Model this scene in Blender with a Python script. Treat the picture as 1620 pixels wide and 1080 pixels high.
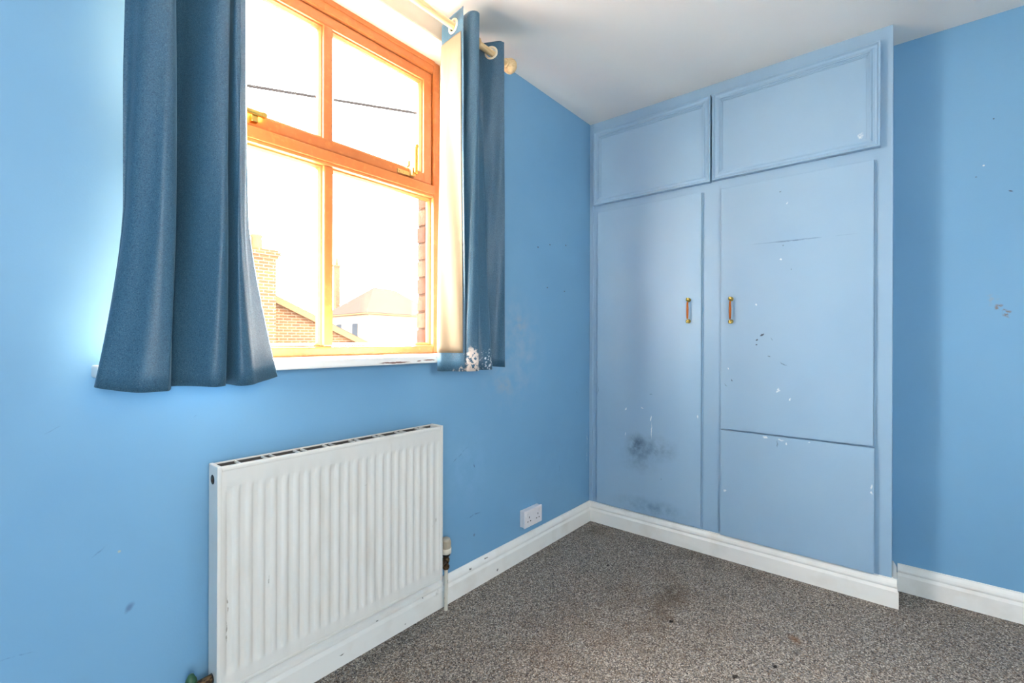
import bpy, bmesh, math, random
from mathutils import Vector, Matrix

random.seed(7)
for o in list(bpy.data.objects):
    bpy.data.objects.remove(o)
scene = bpy.context.scene
COL = scene.collection

# ------------------------------------------------------------------ camera
H = 2.42                       # ceiling height
cam_data = bpy.data.cameras.new('camera')
cam_data.sensor_width = 36.0
cam_data.lens = 734.0 / 1620.0 * 36.0
cam_data.shift_y = -3.7 / 1620.0
cam_data.clip_start = 0.05
cam_data.clip_end = 400
cam = bpy.data.objects.new('camera', cam_data)
COL.objects.link(cam)
cam.matrix_world = (Matrix.Translation((-2.497, -1.458, 1.105))
                    @ Matrix.Rotation(math.radians(39.8 - 90), 4, 'Z')
                    @ Matrix.Rotation(math.radians(90), 4, 'X')
                    @ Matrix.Rotation(math.radians(0.17), 4, 'Z'))
scene.camera = cam

# ------------------------------------------------------------------ sky and exposure
world = bpy.data.worlds.new('overcast_sky')
scene.world = world
world.use_nodes = True
bg = world.node_tree.nodes['Background']
bg.inputs['Color'].default_value = (1.0, 0.975, 0.94, 1)
bg.inputs['Strength'].default_value = 34.0
sun_data = bpy.data.lights.new('hazy_sun', 'SUN')
sun_data.energy = 155.0
sun_data.angle = math.radians(3)
sun_data.color = (1.0, 0.95, 0.88)
sun = bpy.data.objects.new('hazy_sun', sun_data)
sun.rotation_euler = Vector((-0.62, -0.62, -0.48)).to_track_quat('-Z', 'Y').to_euler()
sun.location = (6, 8, 8)
COL.objects.link(sun)
scene.view_settings.view_transform = 'Standard'
scene.view_settings.look = 'None'
scene.view_settings.exposure = 0.78
scene.view_settings.gamma = 1.0
scene.view_settings.use_curve_mapping = False


def portal(name, loc, rot, sx, sy):
    """guides the sky's light through a window opening (adds no light)"""
    l = bpy.data.lights.new(name, 'AREA')
    l.shape = 'RECTANGLE'
    l.size, l.size_y = sx, sy
    l.cycles.is_portal = True
    o = bpy.data.objects.new(name, l)
    o.location, o.rotation_euler = loc, rot
    COL.objects.link(o)


portal('daylight_portal', (-1.645, 0.27, 1.69), (math.radians(-90), 0, 0), 1.08, 1.32)
portal('daylight_portal.001', (-2.95, -3.46, 1.55), (math.radians(90), 0, 0), 0.56, 0.84)  # serves the added fill opening in the rear wall

# ------------------------------------------------------------------ materials
MATS = {}


def rgb(r, g, b):
    f = lambda c: (c / 255 / 12.92) if c / 255 <= 0.04045 else ((c / 255 + 0.055) / 1.055) ** 2.4
    return (f(r), f(g), f(b), 1)


class NT:
    def __init__(self, name, base, rough=0.5, metal=0.0, spec=0.5):
        self.m = bpy.data.materials.new(name)
        self.m.use_nodes = True
        self.t = self.m.node_tree
        self.b = self.t.nodes['Principled BSDF']
        self.b.inputs['Roughness'].default_value = rough
        self.b.inputs['Metallic'].default_value = metal
        self.b.inputs['Specular IOR Level'].default_value = spec
        self.b.inputs['Base Color'].default_value = base
        self.col = None
        self.base = base
        self._pos = None
        MATS[name] = self.m

    def n(self, kind, **kw):
        nd = self.t.nodes.new(kind)
        for k, v in kw.items():
            setattr(nd, k, v)
        return nd

    def link(self, a, b):
        self.t.links.new(a, b)

    @property
    def pos(self):
        if self._pos is None:
            self._pos = self.n('ShaderNodeNewGeometry').outputs['Position']
        return self._pos

    def noise(self, scale, detail=3, rough=0.5, vec=None, stretch=None):
        nz = self.n('ShaderNodeTexNoise')
        nz.inputs['Scale'].default_value = scale
        nz.inputs['Detail'].default_value = detail
        nz.inputs['Roughness'].default_value = rough
        v = vec or self.pos
        if stretch:
            mp = self.n('ShaderNodeMapping')
            mp.inputs['Scale'].default_value = stretch
            self.link(v, mp.inputs['Vector'])
            v = mp.outputs['Vector']
        self.link(v, nz.inputs['Vector'])
        return nz.outputs['Fac']

    def remap(self, fac, a, b, c=0.0, d=1.0):
        mr = self.n('ShaderNodeMapRange')
        mr.clamp = True
        for i, v in enumerate((a, b, c, d)):
            mr.inputs[1 + i].default_value = v
        self.link(fac, mr.inputs['Value'])
        return mr.outputs['Result']

    def mul(self, a, b):
        m = self.n('ShaderNodeMath', operation='MULTIPLY')
        self.link(a, m.inputs[0])
        if isinstance(b, (int, float)):
            m.inputs[1].default_value = b
        else:
            self.link(b, m.inputs[1])
        return m.outputs[0]

    def mix(self, color, fac):
        """lay a colour over what is there, by factor"""
        mx = self.n('ShaderNodeMix', data_type='RGBA')
        if isinstance(fac, (int, float)):
            mx.inputs[0].default_value = fac
        else:
            self.link(fac, mx.inputs[0])
        if self.col is None:
            mx.inputs[6].default_value = self.base
        else:
            self.link(self.col, mx.inputs[6])
        mx.inputs[7].default_value = color
        self.col = mx.outputs[2]

    def warp(self, amount=0.01, scale=40):
        """position wobbled by noise, for ragged marks"""
        nz = self.n('ShaderNodeTexNoise')
        nz.inputs['Scale'].default_value = scale
        self.link(self.pos, nz.inputs['Vector'])
        s = self.n('ShaderNodeVectorMath', operation='SUBTRACT')
        self.link(nz.outputs['Color'], s.inputs[0])
        s.inputs[1].default_value = (0.5, 0.5, 0.5)
        k = self.n('ShaderNodeVectorMath', operation='SCALE')
        self.link(s.outputs[0], k.inputs[0])
        k.inputs['Scale'].default_value = amount
        a = self.n('ShaderNodeVectorMath', operation='ADD')
        self.link(self.pos, a.inputs[0])
        self.link(k.outputs[0], a.inputs[1])
        return a.outputs[0]

    def spot(self, vec, centre, radii, color, strength=1.0, soft=0.3, rot=(0, 0, 0), breakup=None):
        mp = self.n('ShaderNodeMapping')
        mp.vector_type = 'TEXTURE'
        mp.inputs['Location'].default_value = centre
        mp.inputs['Rotation'].default_value = rot
        mp.inputs['Scale'].default_value = radii
        self.link(vec, mp.inputs['Vector'])
        ln = self.n('ShaderNodeVectorMath', operation='LENGTH')
        self.link(mp.outputs['Vector'], ln.inputs[0])
        f = self.remap(ln.outputs['Value'], 1.0, 1.0 - soft, 0.0, strength)
        if breakup is not None:
            f = self.mul(f, breakup)
        self.mix(color, f)

    def bump(self, height, strength=0.2, dist=0.002):
        bp = self.n('ShaderNodeBump')
        bp.inputs['Strength'].default_value = strength
        bp.inputs['Distance'].default_value = dist
        self.link(height, bp.inputs['Height'])
        self.link(bp.outputs['Normal'], self.b.inputs['Normal'])

    def done(self):
        if self.col is not None:
            self.link(self.col, self.b.inputs['Base Color'])
        return self.m


BLUE = rgb(117, 164, 199)
BLUE_DEEP = rgb(108, 156, 193)

# window wall: blue emulsion with scuffs, plug holes and worn patches
w = NT('blue_wall_paint', BLUE, 0.55, spec=0.35)
n1 = w.noise(2.2, 4)
w.mix(BLUE_DEEP, w.remap(n1, 0.45, 0.7, 0, 0.5))
wv = w.warp(0.02, 25)
ragged = w.remap(w.noise(60, 4), 0.42, 0.6)
patchy = w.remap(w.noise(14, 5, 0.6), 0.4, 0.68)
w.spot(wv, (-0.74, 0, 1.05), (0.30, 9, 0.34), rgb(158, 178, 196), 0.65, 0.9, breakup=patchy)
w.spot(wv, (-0.68, 0, 1.18), (0.06, 9, 0.07), rgb(176, 172, 170), 0.6, 0.8, breakup=patchy)
w.spot(wv, (-0.80, 0, 0.88), (0.10, 9, 0.06), rgb(168, 166, 160), 0.55, 0.8, breakup=patchy)
w.spot(wv, (-0.40, 0, 0.45), (0.30, 9, 0.32), rgb(112, 152, 190), 0.45, 0.9, breakup=patchy)
w.spot(wv, (-1.05, 0, 0.55), (0.22, 9, 0.22), rgb(134, 178, 214), 0.5, 0.9, breakup=patchy)
hole = rgb(70, 72, 84)
for (x, z) in ((-0.427, 1.619), (-0.536, 1.589), (-0.45, 1.384), (-0.283, 1.377), (-0.271, 1.64)):
    w.spot(w.pos, (x, 0, z), (0.0065, 9, 0.005), hole, 0.9, 0.5)
lines = [(-1.10, 0.60, 0.075, 0.003, -0.52, 0.8), (-1.012, 0.545, 0.035, 0.004, 1.2, 0.75), (-0.329, 0.385, 0.024, 0.003, 1.5, 0.6),
         (-1.01, 0.318, 0.055, 0.004, -0.05, 0.7), (-0.152, 0.80, 0.035, 0.003, 1.25, 0.6), (-2.274, 0.60, 0.028, 0.002, -0.7, 0.35),
         (-2.08, 0.895, 0.008, 0.002, -0.4, 0.55), (-2.41, 0.42, 0.03, 0.002, 0.1, 0.45), (-2.36, 0.899, 0.03, 0.0015, -0.5, 0.3)]
for (x, z, rl, rw, a, s) in lines:
    w.spot(wv, (x, 0, z), (rl, 9, rw), rgb(52, 78, 118), s, 0.7, rot=(0, a, 0), breakup=ragged)
w.spot(wv, (-2.22, 0, 0.44), (0.017, 9, 0.009), rgb(82, 112, 148), 0.75, 0.7, rot=(0, -0.8, 0))
w.spot(w.pos, (-2.24, 0, 0.585), (0.004, 9, 0.004), rgb(180, 180, 160), 0.8, 0.6)
w.spot(wv, (-1.008, 0, 0.231), (0.008, 9, 0.007), rgb(90, 112, 140), 0.8, 0.6)
for z0 in (0.51, 0.40):
    w.spot(wv, (-0.03, 0, z0), (0.005, 9, 0.05), rgb(196, 210, 220), 0.7, 0.6, breakup=ragged)
w.bump(w.noise(160, 3, 0.6), 0.10, 0.002)
w.done()

w = NT('blue_recess_paint', BLUE, 0.5, spec=0.4)
w.mix(BLUE_DEEP, w.remap(w.noise(2.0, 4), 0.45, 0.7, 0, 0.4))
rv = w.warp(0.03, 60)
w.spot(rv, (0.185, -1.764, 1.240), (9, 0.013, 0.014), rgb(130, 106, 84), 0.9, 0.6, breakup=w.remap(w.noise(90, 3), .4, .55))
w.spot(rv, (0.185, -1.786, 1.216), (9, 0.015, 0.015), rgb(126, 100, 76), 0.95, 0.6, breakup=w.remap(w.noise(90, 3), .4, .55))
w.spot(rv, (0.185, -1.75, 1.27), (9, 0.02, 0.03), rgb(160, 150, 140), 0.4, 0.8, breakup=w.remap(w.noise(60, 3), .45, .6))
w.spot(w.pos, (0.185, -1.799, 1.699), (9, 0.008, 0.003), rgb(60, 60, 70), 0.9, 0.5, rot=(0.4, 0, 0))
w.spot(w.pos, (0.185, -1.723, 1.818), (9, 0.004, 0.004), rgb(225, 225, 215), 0.9, 0.5)
w.spot(w.pos, (0.185, -1.751, 2.0), (9, 0.003, 0.003), rgb(50, 56, 66), 0.9, 0.5)
w.spot(w.pos, (0.185, -1.701, 1.776), (9, 0.004, 0.003), rgb(90, 110, 130), 0.9, 0.5)
w.bump(w.noise(160, 3, 0.6), 0.10, 0.002)
w.done()

# wardrobe: satin blue paint on wood
WBLUE = rgb(148, 176, 200)
w = NT('blue_satin_paint', WBLUE, 0.42, spec=0.45)
w.mix(rgb(139, 169, 196), w.remap(w.noise(3, 4), 0.45, 0.7, 0, 0.45))
w.bump(w.noise(90, 3, 0.6, stretch=(1, 1, 0.25)), 0.06, 0.002)
w.done()

w = NT('blue_door_paint', WBLUE, 0.40, spec=0.45)
w.mix(rgb(139, 169, 196), w.remap(w.noise(3, 4), 0.45, 0.7, 0, 0.45))
dv = w.warp(0.02, 45)
rag = w.remap(w.noise(70, 4), 0.42, 0.58)
soft = w.remap(w.noise(18, 5, 0.65), 0.34, 0.66)
soot = rgb(52, 74, 92)
w.spot(dv, (0, -0.315, 0.505), (9, 0.080, 0.085), soot, 0.85, 0.85, breakup=soft)
w.spot(dv, (0, -0.42, 0.50), (9, 0.15, 0.085), soot, 0.55, 0.9, breakup=soft)
w.spot(dv, (0, -0.33, 0.42), (9, 0.14, 0.09), soot, 0.35, 0.9, breakup=soft)
w.spot(dv, (0, -0.40, 0.17), (9, 0.26, 0.06), rgb(74, 104, 132), 0.6, 0.9, breakup=soft)
chip = rgb(222, 226, 226)
for (y, z, ry, rz, a) in ((-0.401, 0.665, 0.005, 0.020, 0.1), (-0.405, 0.60, 0.003, 0.05, -0.03), (-0.352, 0.720, 0.010, 0.004, 0.1),
                          (-0.25, 0.705, 0.004, 0.010, 0.2), (-0.655, 0.705, 0.004, 0.010, 0), (-1.057, 1.746, 0.009, 0.011, 0.5),
                          (-1.032, 1.484, 0.006, 0.005, 0), (-0.928, 1.275, 0.005, 0.004, 0), (-1.023, 0.868, 0.007, 0.013, 0.5),
                          (-1.072, 0.829, 0.005, 0.008, 0.2), (-0.792, 0.346, 0.009, 0.008, 0), (-0.973, 0.640, 0.016, 0.006, 0.1),
                          (-1.036, 0.637, 0.018, 0.005, 0.1), (-1.150, 0.640, 0.005, 0.003, 0), (-1.372, 0.487, 0.005, 0.014, 0),
                          (-1.371, 0.460, 0.005, 0.008, 0), (-1.332, 1.981, 0.013, 0.017, 0.3), (-1.06, 0.62, 0.004, 0.007, 0),
                          (-0.245, 0.56, 0.003, 0.012, 0), (-0.80, 0.96, 0.004, 0.004, 0)):
    w.spot(dv, (0, y, z), (9, ry, rz), chip, 0.95, 0.5, rot=(a, 0, 0), breakup=rag if ry > 0.006 else None)
dark = rgb(46, 52, 66)
for (y, z, rl, rw, a, s) in ((-0.953, 1.128, 0.012, 0.004, -0.6, 0.9), (-0.934, 1.105, 0.006, 0.004, -0.5, 0.9), (-0.928, 1.082, 0.004, 0.004, 0, 0.85),
                             (-0.994, 1.107, 0.012, 0.002, 0.7, 0.5), (-1.046, 0.992, 0.018, 0.003, 0.6, 0.6), (-0.985, 1.03, 0.007, 0.003, 0, 0.6),
                             (-0.818, 0.902, 0.003, 0.006, 0, 0.8), (-0.79, 0.88, 0.014, 0.002, 0.8, 0.4), (-1.04, 1.545, 0.004, 0.003, 0, 0.6),
                             (-1.078, 1.435, 0.003, 0.003, 0, 0.8), (-1.03, 1.80, 0.006, 0.004, -0.4, 0.7), (-0.066, 0.80, 0.002, 0.03, 0.1, 0.5),
                             (-0.40, 0.80, 0.010, 0.003, 0, 0.4), (-0.46, 0.34, 0.003, 0.004, 0, 0.6), (-1.02, 0.615, 0.002, 0.018, 0, 0.5)):
    w.spot(dv, (0, y, z), (9, rl, rw), dark, s, 0.5, rot=(a, 0, 0))
w.spot(w.warp(0.004, 30), (0, -1.10, 1.566), (9, 0.26, 0.0035), rgb(84, 106, 138), 0.6, 0.8, rot=(0.012, 0, 0), breakup=w.remap(w.noise(20, 3), .35, .6))
w.spot(w.warp(0.004, 30), (0, -1.08, 1.564), (9, 0.09, 0.003), rgb(60, 72, 96), 0.7, 0.8, rot=(0.012, 0, 0), breakup=rag)
w.bump(w.noise(90, 3, 0.6, stretch=(1, 1, 0.25)), 0.06, 0.002)
w.done()

w = NT('white_gloss_paint', rgb(242, 239, 234), 0.35, spec=0.5)
w.mix(rgb(224, 216, 206), w.remap(w.noise(9, 4), 0.5, 0.75, 0, 0.6))
w.spot(w.warp(0.03, 50), (-1.24, -0.02, 0.075), (0.03, 9, 0.02), rgb(150, 142, 132), 0.4, 0.9, breakup=w.remap(w.noise(60), .45, .6))
for (x, z, rx, rz) in ((-1.31, 0.08, 0.005, 0.004), (-1.045, 0.095, 0.010, 0.006), (-0.94, 0.105, 0.014, 0.003), (-0.87, 0.025, 0.007, 0.008),
                       (-1.52, 0.088, 0.006, 0.003), (-1.66, 0.04, 0.010, 0.003), (-1.40, 0.02, 0.004, 0.003)):
    w.spot(w.warp(0.012, 70), (x, -0.02, z), (rx, 9, rz), rgb(84, 74, 66), 0.85, 0.5)
w.bump(w.noise(40, 3), 0.05, 0.002)
w.done()

w = NT('sill_paint', rgb(238, 236, 234), 0.35, spec=0.5)
for (x, z, rx, rz) in ((-1.49, 1.020, 0.075, 0.0035), (-1.38, 1.022, 0.012, 0.0025), (-1.33, 1.024, 0.035, 0.0030), (-1.28, 1.025, 0.01, 0.002)):
    w.spot(w.warp(0.006, 60), (x, -0.05, z), (rx, 9, rz), rgb(126, 84, 74), 0.95, 0.4)
w.done()

w = NT('ceiling_paint', rgb(240, 238, 235), 0.8, spec=0.2)
w.mix(rgb(230, 229, 227), w.remap(w.noise(1.6, 3), 0.45, 0.7, 0, 0.5))
w.done()
NT('reveal_paint', rgb(212, 200, 184), 0.6, spec=0.3).done()
NT('plain_wall_paint', rgb(196, 204, 210), 0.7, spec=0.2).done()

# carpet
w = NT('grey_carpet', rgb(130, 123, 116), 0.95, spec=0.08)
vo = w.n('ShaderNodeTexVoronoi')
vo.inputs['Scale'].default_value = 270
w.link(w.pos, vo.inputs['Vector'])
sp = w.n('ShaderNodeSeparateColor')
w.link(vo.outputs['Color'], sp.inputs[0])
fib = sp.outputs[0]
w.mix(rgb(48, 45, 44), w.remap(fib, 0.50, 0.05, 0, 0.9))
w.mix(rgb(208, 198, 186), w.remap(fib, 0.62, 0.98, 0, 0.85))
w.mix(rgb(140, 112, 88), w.remap(sp.outputs[1], 0.72, 0.95, 0, 0.5))
w.mix(rgb(104, 108, 120), w.remap(sp.outputs[2], 0.75, 0.95, 0, 0.4))
cv = w.warp(0.12, 6)
blot = w.remap(w.noise(9, 5, 0.65), 0.36, 0.62)
w.spot(cv, (-0.60, -0.72, 0), (0.50, 0.36, 9), rgb(84, 66, 50), 0.50, 0.85, rot=(0, 0, 0.5), breakup=blot)
w.spot(cv, (-1.05, -0.55, 0), (0.55, 0.35, 9), rgb(98, 80, 64), 0.38, 0.9, breakup=blot)
w.spot(cv, (-0.50, -0.68, 0), (0.12, 0.07, 9), rgb(54, 46, 38), 0.55, 0.85, breakup=blot)
w.spot(cv, (-0.12, -0.11, 0), (0.12, 0.07, 9), rgb(80, 64, 42), 0.6, 0.85, breakup=blot)
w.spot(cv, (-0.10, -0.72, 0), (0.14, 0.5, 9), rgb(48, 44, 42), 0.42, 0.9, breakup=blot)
w.spot(cv, (-0.515, -1.176, 0), (0.04, 0.03, 9), rgb(116, 78, 46), 0.65, 0.8)
for (x, y, r) in ((-0.449, -0.368, 0.011), (-0.194, -0.641, 0.008), (-0.275, -0.679, 0.008), (-0.697, -0.776, 0.012), (-0.856, -1.048, 0.016),
                  (-0.72, -1.141, 0.012), (-0.30, -0.60, 0.007), (-0.33, -0.76, 0.007)):
    w.spot(w.warp(0.012, 70), (x, y, 0), (r, r * 0.7, 9), rgb(22, 20, 20), 0.9, 0.5)
w.bump(fib, 0.35, 0.003)
w.done()

# window timber
w = NT('varnished_timber', rgb(172, 102, 54), 0.35, spec=0.5)
w.mix(rgb(166, 92, 44), w.remap(w.noise(14, 3, 0.5), 0.42, 0.66, 0, 0.5))
w.mix(rgb(206, 136, 74), w.remap(w.noise(45, 3, 0.6), 0.54, 0.72, 0, 0.35))
w.done()
w = NT('pale_timber', rgb(226, 196, 150), 0.4, spec=0.4)
w.mix(rgb(196, 160, 112), w.remap(w.noise(25, 4, 0.6, stretch=(0.6, 5, 5)), 0.45, 0.66, 0, 0.7))
w.done()
NT('brass', rgb(222, 182, 96), 0.22, 1.0).done()
NT('aged_brass', rgb(198, 172, 122), 0.35, 0.9).done()
NT('amber_grip', rgb(172, 86, 8), 0.35, spec=0.3).done()
NT('rubber_seal', rgb(60, 46, 36), 0.7).done()

# clear glass: lets the sky's light through, with a faint mirror sheen
g = bpy.data.materials.new('window_glass')
g.use_nodes = True
t = g.node_tree
t.nodes.remove(t.nodes['Principled BSDF'])
tr = t.nodes.new('ShaderNodeBsdfTransparent')
tr.inputs['Color'].default_value = (0.97, 0.98, 0.97, 1)
gl = t.nodes.new('ShaderNodeBsdfGlossy')
gl.inputs['Roughness'].default_value = 0.02
lw = t.nodes.new('ShaderNodeLayerWeight')
pw = t.nodes.new('ShaderNodeMath')
pw.operation = 'POWER'
pw.inputs[1].default_value = 5.0
fr = t.nodes.new('ShaderNodeMath')
fr.operation = 'MULTIPLY_ADD'
fr.inputs[1].default_value = 0.5
fr.inputs[2].default_value = 0.025
mx = t.nodes.new('ShaderNodeMixShader')
t.links.new(lw.outputs['Facing'], pw.inputs[0])
t.links.new(pw.outputs[0], fr.inputs[0])
t.links.new(fr.outputs[0], mx.inputs[0])
t.links.new(tr.outputs[0], mx.inputs[1])
t.links.new(gl.outputs[0], mx.inputs[2])
t.links.new(mx.outputs[0], t.nodes['Material Output'].inputs['Surface'])
MATS['window_glass'] = g

# fabrics
for nm, extra in (('navy_curtain_fabric', False), ('stained_curtain_fabric', True)):
    w = NT(nm, rgb(54, 93, 118), 0.5, spec=0.5)
    w.b.inputs['Sheen Weight'].default_value = 0.35
    w.b.inputs['Sheen Roughness'].default_value = 0.4
    w.b.inputs['Sheen Tint'].default_value = rgb(150, 190, 215)
    w.mix(rgb(32, 66, 92), w.remap(w.noise(420, 2), 0.48, 0.64, 0, 0.85))
    w.mix(rgb(96, 124, 140), w.remap(w.noise(480, 2), 0.56, 0.70, 0, 0.7))
    if extra:
        ev = w.warp(0.05, 45)
        rg = w.remap(w.noise(75, 4, 0.6), 0.44, 0.5)
        cream = rgb(226, 208, 196)
        w.spot(ev, (-1.235, -0.2, 1.000), (0.030, 9, 0.085), cream, 1.0, 0.3, breakup=rg)
        w.spot(ev, (-1.225, -0.2, 0.985), (0.06, 9, 0.022), cream, 1.0, 0.3, breakup=rg)
        w.spot(ev, (-1.13, -0.2, 1.02), (0.05, 9, 0.045), rgb(210, 216, 222), 0.95, 0.3, breakup=w.remap(w.noise(110, 3), .56, .6))
    w.bump(w.noise(900, 2), 0.15, 0.0008)
    w.done()
w = NT('cream_lining_fabric', rgb(134, 119, 99), 0.7, spec=0.2)
w.mix(rgb(122, 106, 86), w.remap(w.noise(12, 4, stretch=(3, 3, 0.4)), 0.48, 0.7, 0, 0.5))
w.b.inputs['Transmission Weight'].default_value = 0.0
w.done()
NT('cream_plastic', rgb(228, 212, 184), 0.4).done()

# radiator and socket
w = NT('white_radiator_enamel', rgb(216, 213, 208), 0.32, spec=0.5)
w.mix(rgb(198, 193, 184), w.remap(w.noise(5, 4, stretch=(3, 1, 0.6)), 0.5, 0.72, 0, 0.6))
rg = w.remap(w.noise(90, 3), 0.42, 0.56)
for (x, z, rx, rz) in ((-2.035, 0.40, 0.0015, 0.03), (-2.037, 0.33, 0.002, 0.035), (-1.93, 0.42, 0.002, 0.02), (-1.335, 0.40, 0.002, 0.012),
                       (-1.315, 0.41, 0.002, 0.010), (-1.40, 0.52, 0.004, 0.002), (-1.62, 0.62, 0.01, 0.0015)):
    w.spot(w.warp(0.008, 60), (x, -0.1, z), (rx, 9, rz), rgb(120, 112, 96), 0.8, 0.5, breakup=rg)
w.done()
NT('dark_metal', rgb(52, 50, 50), 0.5, 0.6).done()
NT('convector_steel', rgb(74, 71, 68), 0.6, 0.1).done()
w = NT('tarnished_brass', rgb(108, 86, 62), 0.45, 0.8)
w.mix(rgb(50, 40, 34), w.remap(w.noise(120, 3), 0.45, 0.6))
w.done()
w = NT('painted_pipe', rgb(216, 208, 194), 0.45)
w.mix(rgb(96, 76, 58), w.remap(w.noise(60, 4), 0.62, 0.7, 0, 0.8))
w.done()
NT('valve_cap_plastic', rgb(186, 172, 152), 0.5).done()
NT('valve_ring_plastic', rgb(222, 216, 202), 0.5).done()
NT('green_plastic', rgb(44, 84, 56), 0.5).done()
NT('white_plastic', rgb(232, 226, 228), 0.35, spec=0.5).done()
NT('socket_slot_black', rgb(40, 36, 44), 0.6).done()

# outdoors
w = NT('sooty_brick', rgb(92, 68, 52), 0.9, spec=0.0)
bk = w.n('ShaderNodeTexBrick')
bk.inputs['Scale'].default_value = 1.0
bk.inputs['Brick Width'].default_value = 0.225
bk.inputs['Row Height'].default_value = 0.075
bk.inputs['Mortar Size'].default_value = 0.008
bk.inputs['Color1'].default_value = rgb(62, 42, 28)
bk.inputs['Color2'].default_value = rgb(50, 34, 24)
bk.inputs['Mortar'].default_value = rgb(74, 62, 52)
mp = w.n('ShaderNodeMapping')
mp.inputs['Rotation'].default_value = (math.radians(90), 0, 0)
w.link(w.pos, mp.inputs['Vector'])
w.link(mp.outputs['Vector'], bk.inputs['Vector'])
w.col = bk.outputs['Color']
w.done()
NT('dark_slate', rgb(40, 34, 31), 0.8, spec=0.0).done()
NT('pale_render', rgb(78, 72, 66), 0.9, spec=0.0).done()
NT('weathered_timber', rgb(66, 48, 34), 0.8, spec=0.0).done()
NT('terracotta', rgb(86, 54, 38), 0.85, spec=0.0).done()
NT('aerial_metal', rgb(40, 38, 36), 0.5, 0.3).done()
NT('cable_black', rgb(22, 20, 20), 0.7, spec=0.0).done()
NT('dark_pane', rgb(30, 32, 36), 0.3, spec=0.0).done()
NT('concrete_yard', rgb(158, 154, 148), 0.95, spec=0.0).done()
for i, c in enumerate(((74, 50, 42), (66, 44, 38), (80, 56, 47))):
    w = NT('reveal_brick_%d' % i, rgb(*c), 0.9, spec=0.0)
    w.mix(rgb(48, 34, 30), w.remap(w.noise(40, 5, 0.7), 0.45, 0.65, 0, 0.8))
    w.bump(w.noise(60, 4, 0.7), 0.5, 0.004)
    w.done()
NT('lime_mortar', rgb(46, 36, 31), 0.95, spec=0.0).done()


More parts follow.
